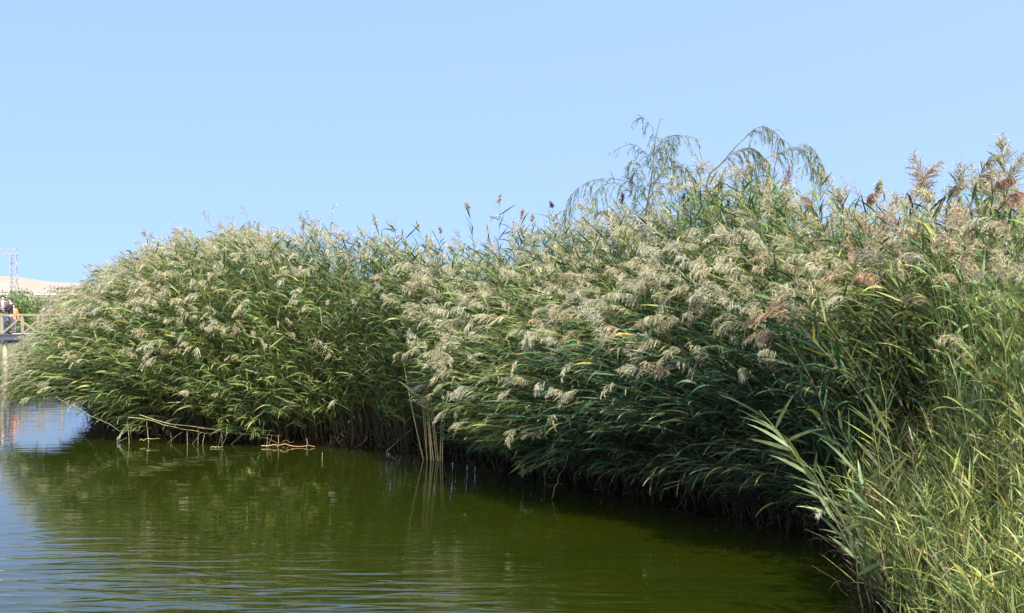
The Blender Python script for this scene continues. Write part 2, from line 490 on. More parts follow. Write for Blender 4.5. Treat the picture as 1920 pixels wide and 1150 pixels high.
A0, A1 = arc_of_y(46.0), arc_of_y(16.4)
N_TALL = 6400
for i in range(N_TALL):
    a = rng.uniform(A0, A1)
    p, n = line_at(a)
    if p[1] > 41 and rng.random() < 0.6: continue
    q = rng.beta(1.25, 1.0)
    pxf = 960 + FPX * p[0] / p[1]
    ov = np.interp(pxf, OVX, OVV); lw = np.interp(pxf, OVX, LWV)
    inner = min(rng.exponential(0.20), 1.0)
    u = np.interp(q, QP, UP) * ov + np.interp(q, QP, UM) - inner * 0.5
    if pxf < 230 and q < .12: u *= .6
    elif pxf < 230 and q < .8: u += 0.32 * min(1, (230 - pxf) / 80)
    side = rng.normal(0, 0.35)
    tng = np.array([-n[1], n[0]])
    tipxy = p + n * u + tng * side
    if tipxy[1] < 9: continue
    px = 960 + FPX * tipxy[0] / tipxy[1]
    Yc = p[1] + 3.0 * max(-n[1], 0.15)
    H = CAM_H + (HZ - top_row(px)) * Yc / FPX
    H = max(H, 1.6)
    z = H * (lw + (1 - lw) * np.interp(q, QP, ZP)) * (1 - 0.16 * inner)
    z += rng.normal(0, 0.12) + (abs(rng.normal(0, .28)) - .1) * (q > .8 and rng.random() < .35) + (0.10 * math.sin(px * 0.045) + 0.07 * math.sin(px * 0.11 + 1)) * (q > .6)
    z = max(z, 0.35)
    s = np.interp(q, QP, SP) + rng.normal(0, 0.3)
    s = max(s, 0.05)
    rootxy = p - n * s + tng * (side * 0.4 + rng.normal(0, 0.2))
    length = math.hypot(*(tipxy - rootxy), )
    gz = ground_z(s)
    # plume kind
    f = px / 1920
    pr = rng.random()
    plume = None
    fq = min(1, max(0, (q - 0.10) / 0.45))
    patch = math.sin(a * 1.9 + 5 * q) + math.sin(a * 3.7 - 7 * q + 1.3) + 0.8 * math.sin(a * 0.8 + 11 * q)
    dens = 0.05 + 0.40 * fq + 0.17 * patch * (0.3 + fq)
    if px > 1000: dens += 0.06 * fq
    if 480 < px < 780 and q < .65: dens *= 0.3
    if 1250 < px < 1480 and .62 < q < .97: dens *= 0.45
    if q > .93: dens = max(dens, .6)
    if rng.random() < dens:
        if f < 0.45: plume = 'silvery' if pr < .42 else ('buff' if pr < .92 else 'tan')
        elif f < 0.75: plume = 'silvery' if pr < .5 else ('buff' if pr < .92 else 'tan')
        else: plume = 'silvery' if pr < .22 else ('buff' if pr < .5 else ('tan' if pr < .94 else 'rusty'))
    wind = nrm(n * 0.9 + np.array([-0.55, -0.25])) if rng.random() < np.interp(px, [0, 1000, 1500, 1900], [.9, .75, .5, .4]) else nrm(np.array([0.9, -0.4]))
    if rng.random() < .5:
        an = rng.normal(0, 1.1); wind = np.array([wind[0] * math.cos(an) - wind[1] * math.sin(an), wind[0] * math.sin(an) + wind[1] * math.cos(an)])
    near = tipxy[1] < 24
    opt = dict(plume=plume, leaves=(15 if near else 13), leaf_len=0.48, leaf_w=0.033, yellow=(0.04 if f < .75 else 0.14),
               plume_len=rng.uniform(0.25, 0.55), bushy=rng.uniform(.34, .58), branches=int((36 if near else 28) * rng.uniform(.5, 1.3)), spikelets=(4 if near else 3),
               strand=(0.0085 if near else 0.011), spread=1.15, alt=1.7, nod=rng.choice([rng.uniform(-.3, .6), rng.uniform(.5, 1.6), rng.uniform(1.6, 2.8)]), hang=rng.uniform(.8, 2.0),
               stiff=0.55 if q > .4 else 0.4)
    if q > .8: opt['nod'] *= .6; opt['hang'] *= .75
    if f < .5 and rng.random() < .45: opt['green'] = (0.108, 0.160, 0.048)
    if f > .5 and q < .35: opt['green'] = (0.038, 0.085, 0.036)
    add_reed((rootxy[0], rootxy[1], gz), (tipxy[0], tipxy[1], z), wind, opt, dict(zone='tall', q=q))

# short dead stems and litter rooted along the waterline
for i in range(800):
    a = rng.uniform(A0, arc_of_y(14.0)); p, n = line_at(a)
    s = rng.normal(0.12, .16)
    xy = p - n * s
    h = rng.uniform(.15, 1.0) * (1 if s > 0 else .5)
    lean = rng.normal(0, .45, 2) * h + n * h * rng.uniform(-.1, .5)
    add_reed((xy[0], xy[1], -.06), (xy[0] + lean[0], xy[1] + lean[1], h), n, dict(plume=None, leaves=int(rng.integers(0, 6)), leaf_from=.1, leaf_len=.34, leaf_w=.016, spread=2, droop=1.6, dead=True, r0=.006, stiff=.3), dict(zone='fill', q=0, litter=1))

# leafy, plumeless reeds standing between and behind, seen in the gaps
for i in range(3200):
    a = rng.uniform(A0, A1); p, n = line_at(a)
    s = rng.uniform(0.3, 5.5)
    xy = p - n * s
    if xy[1] < 12: continue
    px = 960 + FPX * xy[0] / xy[1]
    H = (CAM_H + (HZ - top_row(px)) * (p[1] + 3 * max(-n[1], .15)) / FPX) * rng.uniform(0.45, 0.95)
    if s < 1.6 and px > 1000: H = max(H, 2.6)
    if px < 280: H *= .86
    lean = n * rng.uniform(0, .6) + rng.normal(0, .2, 2)
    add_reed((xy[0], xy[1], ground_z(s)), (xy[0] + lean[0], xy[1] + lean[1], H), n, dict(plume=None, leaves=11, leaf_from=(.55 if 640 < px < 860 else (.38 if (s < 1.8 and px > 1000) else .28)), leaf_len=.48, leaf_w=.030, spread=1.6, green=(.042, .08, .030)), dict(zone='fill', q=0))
for i in range(900):
    y = rng.uniform(12.5, 19); x = np.interp(y, FS[::-1, 1], FS[::-1, 0]) + rng.uniform(.9, 5.0)
    h = rng.uniform(2.3, 4.0)
    px = 960 + FPX * x / y
    h = min(h, CAM_H + (HZ - top_row(px) - 15) * y / FPX)
    if y < 14.5: h = min(h, 3.3)
    lean = rng.normal(-.1, .25, 2)
    pl = None if rng.random() < (.35 if h > 3 else .7) else ['silvery', 'buff', 'tan', 'tan'][rng.integers(4)]
    add_reed((x, y, .28), (x + lean[0], y + lean[1], h), nrm(rng.normal(0, 1, 2)), dict(plume=pl, leaves=14, leaf_from=.2, leaf_len=.46, leaf_w=.029, spread=1.3, yellow=.10, green=(.10, .155, .04), plume_len=rng.uniform(.26, .46), nod=rng.uniform(.2, 2.2), branches=int(rng.uniform(26, 50))), dict(zone='tall', q=0))

# low leafy skirt over the water edge, its green darkened to deepen the shade
for i in range(190):
    y = rng.uniform(17.4, 24.8); a = arc_of_y(y); p, n = line_at(a)
    s = rng.uniform(0.05, .6); xy = p - n * s; u = rng.uniform(.2, 1.3)
    h = rng.uniform(.5, 1.5)
    t_ = p + n * u + rng.normal(0, .2, 2)
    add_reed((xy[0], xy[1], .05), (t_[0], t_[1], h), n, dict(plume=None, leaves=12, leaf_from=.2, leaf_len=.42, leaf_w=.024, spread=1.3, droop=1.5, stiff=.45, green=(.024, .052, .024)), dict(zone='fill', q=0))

# back rows that close the view through the stems
for i in range(1300):
    a = rng.uniform(A0, A1); p, n = line_at(a); s = rng.uniform(2.0, 7.5); xy = p - n * s
    if xy[1] < 14: continue
    h = rng.uniform(1.0, 2.8)
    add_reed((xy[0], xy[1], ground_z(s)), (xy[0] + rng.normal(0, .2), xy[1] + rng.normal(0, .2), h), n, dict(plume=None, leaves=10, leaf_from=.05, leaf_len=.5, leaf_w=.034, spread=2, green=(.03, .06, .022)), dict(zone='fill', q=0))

# short, yellower growth on the near bank
N_SHORT = 1500
for i in range(N_SHORT):
    y = rng.uniform(9.2, 17.2)
    fx = np.interp(y, FS[::-1, 1], FS[::-1, 0])
    s = rng.uniform(0, 2.4) ** 1.0
    x = fx + s
    gz = ground_z(s)
    h = (0.75 + 0.62 * s + rng.normal(0, 0.28)) * np.interp(y, [9, 12, 17], [0.8, 1.0, 1.0])
    h = max(h, 0.4)
    lean = np.array([-0.16, -0.05]) * max(0.2, 1 - s / 2.5) * h * rng.uniform(0.0, 1.6) + rng.normal(0, 0.10, 2)
    opt = dict(plume=None, leaves=int(7 + h * 3), leaf_len=rng.uniform(.24, .40), leaf_w=rng.uniform(.010, .021), leaf_from=0.12, yellow=0.16, spread=1.5, droop=0.5,
               green=[(0.16, 0.22, 0.055), (0.22, 0.255, 0.07), (0.11, 0.17, 0.05)][rng.integers(3)], r0=0.005)
    if rng.random() < .10: opt['green'] = (.26, .20, .10)
    add_reed((x, y, gz - .02), (x + lean[0], y + lean[1], gz + h), nrm(np.array([-1.0, -0.3])) if rng.random() < .6 else nrm(np.array([1.0, -0.2])), opt, dict(zone='near', q=0))

# ---- reeds that stand out one by one in the photograph (tip column/row at plume base, distance, plume...)
HERO = [
 # px, py(tip of stalk), d, plume, plume_len, nod, label
 (880, 398, 29.5, 'tan', .26, .3, 'slender reed with fluffy pinkish plume rising alone above the dip of the reed bed'),
 (936, 388, 29.0, 'buff', .30, -.2, 'tall reed with pointed yellowish plume standing highest above the middle dip'),
 (1036, 392, 28.0, 'dark brown', .20, .2, 'thin reed with small dark red plume against the sky left of the willow'),
 (978, 412, 28.5, 'tan', .22, .3, 'thin reed with small greyish brown plume between the yellowish and the dark red ones'),
 (999, 420, 28.5, 'tan', .24, .3, 'reed with brown plume just left of the dark red one on the skyline'),
 (708, 428, 33.5, 'silvery', .34, .2, 'reed with upright feathery pale plume poking above the crest left of the middle dip'),
 (786, 432, 33.0, 'silvery', .28, .4, 'reed with feathery plume near the left lip of the middle dip'),
 (826, 440, 32.0, 'tan', .20, .3, 'reed with small brown plume at the left edge of the middle dip'),
 (568, 432, 34.0, 'tan', .26, .5, 'reed with dark drooping tip on the crest of the left mound'),
 (275, 448, 37.0, 'silvery', .38, .4, 'reed with loose pale plume sticking out at the left shoulder of the bed'),
 (332, 452, 37.0, 'buff', .36, .5, 'reed with buff plume beside the loose pale one on the left shoulder'),
 (1838, 345, 17.0, 'buff', .42, .9, 'tall reed with large buff plume towering at the right edge skyline'),
 (1822, 375, 16.8, 'buff', .42, 1.2, 'reed with heavy hanging golden plume just below the tallest plume at right'),
 (1884, 318, 17.2, 'silvery', .36, .1, 'tall reed with upright greyish mauve plume at the far right skyline'),
 (1890, 352, 17.0, 'silvery', .34, .4, 'reed with loose greyish plume directly under the upright mauve one'),
 (1862, 362, 16.6, 'rusty', .30, 1.1, 'reed with drooping reddish plume between two large ones at right edge'),
 (1872, 392, 16.4, 'rusty', .30, 1.2, 'reed with short rust coloured plume below the drooping reddish one'),
 (1776, 372, 17.3, 'tan', .24, 1.2, 'reed with small nodding brown plume left of the tall golden plumes'),
 (1798, 366, 17.5, 'silvery', .32, .2, 'reed with thin see-through grey plume beside small nodding brown one'),
 (1716, 374, 17.8, 'tan', .40, .5, 'reed with broad tan plume, left of the pair on the right skyline'),
 (1738, 368, 17.6, 'tan', .42, .3, 'reed with broad pointed tan plume, right of the pair on right skyline'),
 (1752, 384, 17.4, 'buff', .36, .8, 'reed with buff plume behind the right shoulder of the skyline pair'),
 (1624, 385, 19.0, 'rusty', .22, .9, 'reed with small dark rusty nodding plume against the sky right of the willows'),
 (1645, 372, 19.2, 'silvery', .20, -.2, 'reed with tiny upright tuft against the sky beside the rusty nodding plume'),
 (1576, 385, 20.0, 'silvery', .20, .2, 'reed with small pale tuft right of the comb-leaved reed'),
 (1540, 344, 21.5, 'silvery', .24, .2, 'reed with rows of stiff comb-like leaves and pale tip under the arching willow'),
 (1306, 335, 23.0, 'tan', .42, .9, 'reed with big tan plume at the left end of the top of the mound'),
 (1352, 345, 23.0, 'buff', .40, .7, 'reed with golden buff plume at the very top of the high mound'),
 (1398, 340, 23.0, 'tan', .40, .3, 'reed with upright tan plume in front of the arching willow branches'),
 (1472, 352, 22.5, 'rusty', .36, .4, 'reed with brown plume at the right end of the top of mound'),
 (1166, 385, 25.5, 'dark brown', .22, .2, 'reed with small dark plume at the foot of the upright willow'),
 (1100, 402, 26.5, 'silvery', .34, .6, 'reed with pale rounded plume under the left arching willow branch'),
]
hr = np.random.default_rng(21)
for (px, py, d, pl, ln, nod, lab) in HERO:
    tip = at(px, py, d)
    right = px > 1560
    root = np.array([tip[0] + hr.normal(0.15, .2), tip[1] + 0.6 + hr.normal(0, .2), 0.28])
    bias = nrm(np.array([hr.choice([-1, 1]), -0.4]))
    opt = dict(rng=hr, plume=pl, plume_len=ln, nod=nod, leaves=17, leaf_len=.50, leaf_w=.027, spread=.5, alt=2.9, droop=.5, branches=46 if right else 38,
               spikelets=6, strand=.0085 if right else .010, stiff=.62, hang=(1.2 if nod > .6 else .45), bushy=.42 if nod > .4 else .36,
               green=(.055, .11, .045), r0=.008)
    if 'comb' in lab: opt.update(leaves=24, spread=.15, alt=3.0, droop=.15, leaf_len=.44)
    if right: opt.update(plume_len=ln * 1.35, branches=70, strand=.011, bushy=.46)
    add_reed(root, tip, bias, opt, dict(zone='hero', q=1, label=lab))

# the long reeds that lean out over the dark water in front
LEAN = [
 # root px, py, d ; tip px, py, d
 ((1618, 1150, 12.6), (1424, 770, 12.0), 15, .52, None, 'long reed leaning far left over the dark water with pale spear leaves'),
 ((1632, 1140, 12.8), (1448, 800, 12.5), 12, .46, None, 'second long reed leaning over the dark water, tucked behind the foremost one'),
 ((1655, 1120, 13.2), (1548, 960, 12.6), 9, .44, 'silvery', 'short leaning reed with tiny grey plume over the dark water by the near bank'),
 ((1640, 1150, 12.9), (1492, 850, 12.7), 13, .44, None, 'dark green fanning reed behind the foremost leaning one'),
 ((1650, 1130, 13.1), (1530, 880, 13.0), 12, .42, None, 'smaller dark green fanning reed at the left edge of the near bank'),
 ((1660, 1120, 13.4), (1575, 800, 13.4), 14, .44, None, 'half upright dark green fanning reed beside the hollow'),
 ((1668, 1100, 13.0), (1632, 770, 12.6), 13, .46, None, 'upright yellowish reed at the edge of the dark hollow by the near bank'),
 ((1700, 1100, 13.2), (1648, 700, 13.0), 13, .46, None, 'taller upright green reed just right of the dark hollow'),
]
for (ra, ta, nl, ll, pl, lab) in LEAN:
    root = at(*ra); tip = at(*ta); root[2] = max(root[2], 0.12)
    opt = dict(rng=hr, plume=pl, plume_len=.14, leaves=int(nl * 1.3), leaf_len=ll * 1.08, leaf_w=.032, leaf_from=.15, spread=.5, alt=2.4, droop=.3, stiff=.32,
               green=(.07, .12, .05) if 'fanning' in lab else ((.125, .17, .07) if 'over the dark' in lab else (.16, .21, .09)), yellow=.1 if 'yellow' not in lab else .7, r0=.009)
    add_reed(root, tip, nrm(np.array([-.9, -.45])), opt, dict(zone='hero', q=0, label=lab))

# ------------------------------------------------------------------ which reeds show largest: coarse z-buffer of this very geometry
PIX, DEP, RID = [], [], []
Wb, Hb = 640, 384
for ri, (parts, meta) in enumerate(reeds):
    for k in ('stalk', 'foliage', 'plume'):
        if k not in parts: continue
        V = parts[k][0]
        if k == 'foliage':
            C = (V[0::2] + V[1::2]) / 2; V = np.vstack([C, (C[:-1] + C[1:]) / 2])
        y = V[:, 1]
        u = (960 + FPX * V[:, 0] / y) / 1920 * Wb; v = (HZ - FPX * (V[:, 2] - CAM_H) / y) / 1150 * Hb
        ok = (u >= 0) & (u < Wb) & (v >= 0) & (v < Hb) & (y > 1)
        PIX.append((v[ok].astype(int) * Wb + u[ok].astype(int))); DEP.append(y[ok]); RID.append(np.full(ok.sum(), ri))
PIX = np.concatenate(PIX); DEP = np.concatenate(DEP); RID = np.concatenate(RID)
o = np.lexsort((DEP, PIX)); PIX, RID = PIX[o], RID[o]
first = np.concatenate([[True], PIX[1:] != PIX[:-1]])
count = np.bincount(RID[first], minlength=len(reeds))
for ri, (parts, meta) in enumerate(reeds):
    if meta['zone'] == 'hero': count[ri] += 10000
    if meta.get('litter'): count[ri] = 0
order = np.argsort(-count)
N_IND = 296
indiv = set(order[:N_IND].tolist())

# ------------------------------------------------------------------ build: individual reeds + the rest as one stuff object
def where_words(px, py):
    z = [(170, 'at the left tip of the bed over open water'), (330, 'on the left end of the bed'),
         (480, 'above the fallen pale stems'), (640, 'in the middle of the left mound'),
         (760, 'left of the yellow dead stalks'), (900, 'above the yellow dead stalks'),
         (1050, 'below the dip in the crest'), (1180, 'left of the dark hollow'),
         (1330, 'under the upright willow'), (1480, 'under the arching willow branches'),
         (1600, 'right of the arching willow branches'), (1720, 'above the near bank'), (1840, 'on the near bank'), (9999, 'at the right edge')]
    h = next(w for lim, w in z if px < lim)
    return h
def band_words(px, py):
    t = top_row(px)
    f = (py - t) / max(60, (860 + max(0, px - 850) * 0.25 - t))
    return 'topmost' if f < .12 else ('high' if f < .32 else ('midway' if f < .55 else ('low' if f < .8 else 'lowest')))
cand = []
for ri in sorted(indiv):
    parts, meta = reeds[ri]
    tip = meta['tip']
    meta['px'] = 960 + FPX * tip[0] / tip[1]; meta['py'] = HZ - FPX * (tip[2] - CAM_H) / tip[1]
    if 'label' not in meta:
        pl = meta['plume']
        look = {'silvery': 'silvery', 'buff': 'buff', 'tan': 'tan', 'rusty': 'rusty', 'dark brown': 'dark'}.get(pl)
        if meta['zone'] == 'near': base = 'short leafy reed'
        else: base = 'reed with %s plume' % look if pl else 'plumeless green reed'
        meta['key'] = (base, band_words(meta['px'], meta['py']), where_words(meta['px'], meta['py']))
        cand.append(ri)
groups = {}
for ri in cand: groups.setdefault(reeds[ri][1]['key'], []).append(ri)
ORD = ['leftmost', 'second from left', 'third from left', 'fourth from left', 'fifth from left', 'sixth from left', 'seventh from left', 'eighth from left', 'ninth from left', 'tenth from left', 'eleventh from left', 'twelfth from left', 'thirteenth from left', 'fourteenth from left', 'fifteenth from left', 'sixteenth from left', 'seventeenth from left']
HT = {'topmost': 'on the crest', 'high': 'high up', 'midway': 'halfway down', 'low': 'low down', 'lowest': 'close to the water'}
for key, L in groups.items():
    L.sort(key=lambda r_: reeds[r_][1]['px'])
    for k, ri in enumerate(L):
        base, band, wh = key
        if len(L) == 1: lab = '%s %s %s' % (base, HT[band], wh)
        elif k == len(L) - 1 and k > 0: lab = 'rightmost %s %s %s' % (base, HT[band], wh)
        else: lab = '%s %s %s, %s' % (base, HT[band], wh, ORD[min(k, 16)])
        lab = lab.replace('plumeless green reed', 'plumeless reed').replace('above the yellow dead stalks', 'above the dead stalks').replace('right of the arching willow branches', 'right of the arching willow').replace('under the arching willow branches', 'under the arching willow')
        if len(lab.split()) > 16: lab = lab.replace('at the left tip of the bed over open water', 'at the bed\'s left tip').replace(' from left', '')
        reeds[ri][1]['label'] = lab
ind_count = 0
rest = {'V': [], 'Q': [], 'T': [], 'M': []}; base = 0
MATS = {'stalk': M_STEM, 'foliage': M_LEAF, 'plume': M_PLUME}; MI = {'stalk': 0, 'foliage': 1, 'plume': 2}
for ri, (parts, meta) in enumerate(reeds):
    if ri in indiv:
        root = meta['root']
        e = empty('reed', root)
        near = meta['zone'] == 'near'
        tag(e, meta['label'], 'reed', 'leafy reeds on the near bank' if near else 'plumed reeds of the reed bed')
        for k in ('stalk', 'foliage', 'plume'):
            if k in parts:
                V, Q, T = parts[k]
                mesh_np(k, V, Q, MATS[k], tint=T, parent=e, origin=root)
    else:
        for k in ('stalk', 'foliage', 'plume'):
            if k in parts:
                V, Q, T = parts[k]
                rest['V'].append(V); rest['Q'].append(Q + base); rest['T'].append(T); rest['M'].append(np.full(len(Q), MI[k])); base += len(V)
bed = mesh_np('reed_bed', np.vstack(rest['V']), np.vstack(rest['Q']), [M_STEM, M_LEAF, M_PLUME], tint=np.vstack(rest['T']), midx=np.concatenate(rest['M']))
tag(bed, 'dense mass of green reeds with pale plumes along the lake bank', 'reed bed', kind='stuff')
print('reeds', len(reeds), 'quads in bed', sum(len(q) for q in rest['Q']))
rest = None

# ------------------------------------------------------------------ dead stalks and broken stems at the waterline
dr = np.random.default_rng(5)
def stem_obj(name, pts, r0, r1, col, parent=None):
    C = np.array(pts, float)
    if len(C) == 2: C = np.linspace(C[0], C[1], 5); C[1:-1] += dr.normal(0, .006, (3, 3))
    V, Q = tube(C, np.linspace(r0, r1, len(C)), 5)
    org = C[0]
    return mesh_np(name, V, Q, M_STEM, tint=np.tile(np.array(col), (len(V), 1)), origin=org if parent is None else None, parent=parent)
tips_y = [(792, 690), (796, 706), (804, 712), (811, 730), (800, 722), (789, 716), (783, 745)]
names = ['leftmost', 'second', 'third', 'fourth', 'fifth', 'sixth', 'rightmost']
for k in range(12):
    bx = 797 + k * 3.0 + dr.normal(0, 1.5); d = 28.0 - k * 0.03
    p0 = at(bx, 0, d); p0[2] = -0.08
    tx, ty = [(757, 680), (789, 715), (791, 722), (793, 708), (796, 716), (800, 722), (797, 712), (803, 726), (806, 745), (812, 762), (830, 725), (838, 752)][k]
    p2 = at(tx, ty, d - 0.1)
    pm = (p0 + p2) / 2 + np.array([0.05 * dr.normal(), 0, 0.1])
    t = np.linspace(0, 1, 8)[:, None]
    C = (1 - t) ** 2 * p0 + 2 * t * (1 - t) * pm + t * t * p2
    o_ = stem_obj('dead_reed_stalk', C, .012, .007, np.array([0.50, 0.38, 0.16]) * dr.uniform(.8, 1.15))
    lab = 'yellow dead reed stalk leaning left, alone beside the clump' if k == 0 else ('%s of the bare yellow dead reed stalks clumped in the shaded gap' % ['', 'leftmost', 'second from left', 'third from left', 'fourth from left', 'fifth from left', 'middle', 'sixth from right', 'fourth from right', 'third from right', 'second from right', 'rightmost'][k]).strip()
    tag(o_, lab, 'dead stalk', 'yellow dead stalks in the gap')
# broken stubs: (x0,y0)-(x1,y1) photo, at waterline
STUB = [(213, 829, 238, 821), (242, 831, 239, 791), (279, 829, 275, 790), (313, 822, 313, 806), (310, 829, 343, 810), (322, 828, 320, 812),
        (352, 833, 351, 806), (358, 832, 376, 812), (371, 833, 371, 800), (379, 835, 383, 812), (408, 837, 417, 806), (414, 837, 432, 803), (417, 836, 415, 805),
        (428, 833, 459, 814), (500, 838, 501, 818), (503, 838, 510, 815), (520, 838, 522, 815), (575, 838, 575, 822), (604, 862, 604, 848), (600, 834, 600, 825),
        (614, 836, 613, 828), (668, 838, 690, 820), (720, 846, 772, 805), (142, 812, 176, 790), (662, 836, 660, 812), (682, 836, 686, 815)]
STUB.sort()
NUM = 'first second third fourth fifth sixth seventh eighth ninth tenth eleventh twelfth thirteenth fourteenth fifteenth sixteenth seventeenth eighteenth'.split()
cnt = [0, 0]
for (x0, y0, x1, y1) in STUB:
    d = CAM_H * FPX / (y0 - HZ)
    a_ = at(x0, y0, d); a_[2] = -0.05
    b_ = at(x1, y1, d - (0.0 if abs(x1 - x0) < 8 else 0.25))
    o_ = stem_obj('reed_stub', [a_, b_], .009, .006, np.array([0.29, 0.24, 0.13]) * dr.uniform(.7, 1.1))
    tall = abs(x1 - x0) < 9
    cnt[tall] += 1
    tag(o_, '%s %s broken pale reed stub from the left, poking out of the water' % (NUM[cnt[tall] - 1], 'upright' if tall else 'slanting'), 'reed stub', 'broken reed stubs along the waterline')
FALL = [([(105, 745), (165, 777), (225, 806), (262, 806)], 'curved pale fallen stem sweeping down to the water at the left end'),
        ([(240, 783), (290, 790), (345, 808), (400, 812)], 'pale fallen stem lying low across the left mound foot'),
        ([(262, 778), (330, 795), (420, 806), (500, 822), (536, 831)], 'longest pale fallen stem running along the waterline'),
        ([(372, 802), (430, 812), (520, 818)], 'pale broken stem lying in front of the longest fallen one'),
        ([(262, 826), (300, 823)], 'short pale stem lying flat just above the water'),
        ([(490, 836), (540, 834), (590, 838)], 'orange brown dead stem floating on the water below the left mound'),
        ([(530, 828), (560, 831), (582, 832)], 'pale stem floating beside the orange brown one'),
        ([(395, 839), (418, 838)], 'short floating stem at the foot of crossed stubs'),
        ([(860, 858), (905, 845), (985, 842)], 'grey bent stem lying in the shaded water edge'),
        ([(1022, 912), (1026, 860), (1032, 850)], 'thin bent stem standing at the left edge of the dark hollow'),
        ([(1022, 909), (1062, 909)], 'thin stem floating at the foot of the bent one'),
        ([(1035, 935), (1050, 890), (1062, 862)], 'dim slanting dead stem in the dark hollow')]
for pts, lab in FALL:
    yb = max(p[1] for p in pts)
    d = CAM_H * FPX / (max(yb, 832) - HZ)
    C = np.array([at(x, y, d - 0.15) for x, y in pts])
    C[:, 2] = np.maximum(C[:, 2], 0.012)
    tt = np.linspace(0, len(C) - 1, 10)
    C = np.stack([np.interp(tt, np.arange(len(C)), C[:, j]) for j in range(3)], 1)
    col = (0.45, 0.28, 0.12) if 'orange' in lab else ((.07, .065, .045) if ('grey' in lab or 'dim' in lab or 'bent' in lab) else (0.27, 0.25, 0.11))  # bent and dim stems coloured darker for the shade of the hollow
    if 'curved' in lab: col = (.12, .13, .05)
    C[1:-1] += dr.normal(0, .018, (8, 3)); C[:, 2] = np.maximum(C[:, 2], .01)
    o_ = stem_obj('fallen_reed_stem', C, .010, .005, col)
    tag(o_, lab, 'reed stem', 'fallen reed stems at the water edge')

# ------------------------------------------------------------------ willows
def bez(pts, n):
    """smooth (Catmull-Rom) curve through pts"""
    P = np.array(pts, float); P = np.vstack([2 * P[0] - P[1], P, 2 * P[-1] - P[-2]])
    out = []
    m = len(P) - 3
    for i in range(m):
        for t in np.linspace(0, 1, n // m + 1)[:-1]:
            a, b, c, d = P[i:i + 4]
            out.append(.5 * ((2 * b) + (-a + c) * t + (2 * a - 5 * b + 4 * c - d) * t ** 2 + (-a + 3 * b - 3 * c + d) * t ** 3))
    out.append(P[-2]); return np.array(out)
def willow(label, d, trunk, limbs, seed):
    r = np.random.default_rng(seed)
    base = at(trunk[0][0], trunk[0][1], d); base[2] = 0.3
    e = empty('willow_tree', base)
    def P3(pts, dd=0): return [at(x, y, d + dd) for x, y in pts]
    tr = bez([base] + P3(trunk[1:]), 24)
    V, Q = tube(tr, np.linspace(.026, .004, len(tr)), 6)
    bark = (.10, .095, .055)
    mesh_np('trunk', V, Q, M_BARK, parent=e, origin=base)
    LV, LQ, LT, nb = [], [], [], 0
    TV, TQ, tb = [], [], 0
    def leaves_on(C, dens, L0):
        nonlocal nb
        seg = np.linalg.norm(np.diff(C, axis=0), axis=1); Ltot = seg.sum(); cum = np.concatenate([[0], np.cumsum(seg)])
        n = int(Ltot * dens)
        if n < 2: return
        s = np.linspace(.03 * Ltot, Ltot, n)
        P = np.stack([np.interp(s, cum, C[:, j]) for j in range(3)], 1)
        T = nrm(np.stack([np.interp(s, (cum[:-1] + cum[1:]) / 2, np.diff(C, axis=0)[:, j] / seg) for j in range(3)], 1))
        D = T + r.normal(0, .45, (n, 3)) + np.array([0, 0, -.3])
        Vr = ribbons(P, D, L0 * r.uniform(.6, 1.2, n), np.full(n, .011) * r.uniform(.7, 1.2, n), r.uniform(.1, .8, n), 2, [.4, 1, .08], r.uniform(-1.2, 1.2, n))
        LV.append(Vr.reshape(-1, 3)); LQ.append(rib_quads(n, 2, nb)); nb += n * 6
        c = np.array((.15, .20, .10)) * r.uniform(.7, 1.3, n)[:, None]
        LT.append(np.repeat(c, 6, axis=0))
    def twig(C, r0):
        nonlocal tb
        V, Q = tube(C, np.linspace(r0, .0015, len(C)), 3)
        TV.append(V); TQ.append(Q + tb); tb += len(V)
    leaves_on(tr[len(tr) // 2:], 18, .11)
    for li, (pts, ntw, tl, r0, side) in enumerate(limbs):
        ntw = int(ntw * 1.35); r0 *= .8
        C = bez(P3(pts, r.normal(0, .25)), 20)
        C[:, 1] += np.linspace(0, 1, len(C)) * r.normal(0, .4)
        Vb, Qb = tube(C, np.linspace(r0, .003, len(C)), 5)
        mesh_np('branch', Vb, Qb, M_BARK, parent=e, origin=base)
        leaves_on(C, 26, .11)
        for k in range(ntw):
            i = int(r.uniform(.12, .99) * (len(C) - 1))
            T = nrm(C[min(i + 1, len(C) - 1)] - C[max(i - 1, 0)])
            dirr = nrm(T * r.uniform(.2, .8) + np.array([r.normal(side * .35, .45), r.normal(0, .4), r.normal(-.15, .3)]))
            L = tl * r.uniform(.4, 1.15)
            pts_ = [C[i]]; dd = dirr
            for _ in range(7):
                dd = nrm(dd + np.array([0, 0, -.32])); pts_.append(pts_[-1] + dd * L / 7)
            Ct = np.array(pts_)
            twig(Ct, .004); leaves_on(Ct, 52, .10)
    TV = np.vstack(TV); n_leaf = sum(len(q) for q in LQ)
    LQ.append(np.vstack(TQ) + nb); n_tw = len(LQ[-1]); LV.append(TV); LT.append(np.tile((.10, .095, .055), (len(TV), 1)))
    mesh_np('foliage', np.vstack(LV), np.vstack(LQ), [M_WLEAF, M_BARK], tint=np.vstack(LT), midx=np.r_[np.zeros(n_leaf), np.ones(n_tw)], parent=e, origin=base)
    return tag(e, label, 'tree', 'willows behind the reed crest')
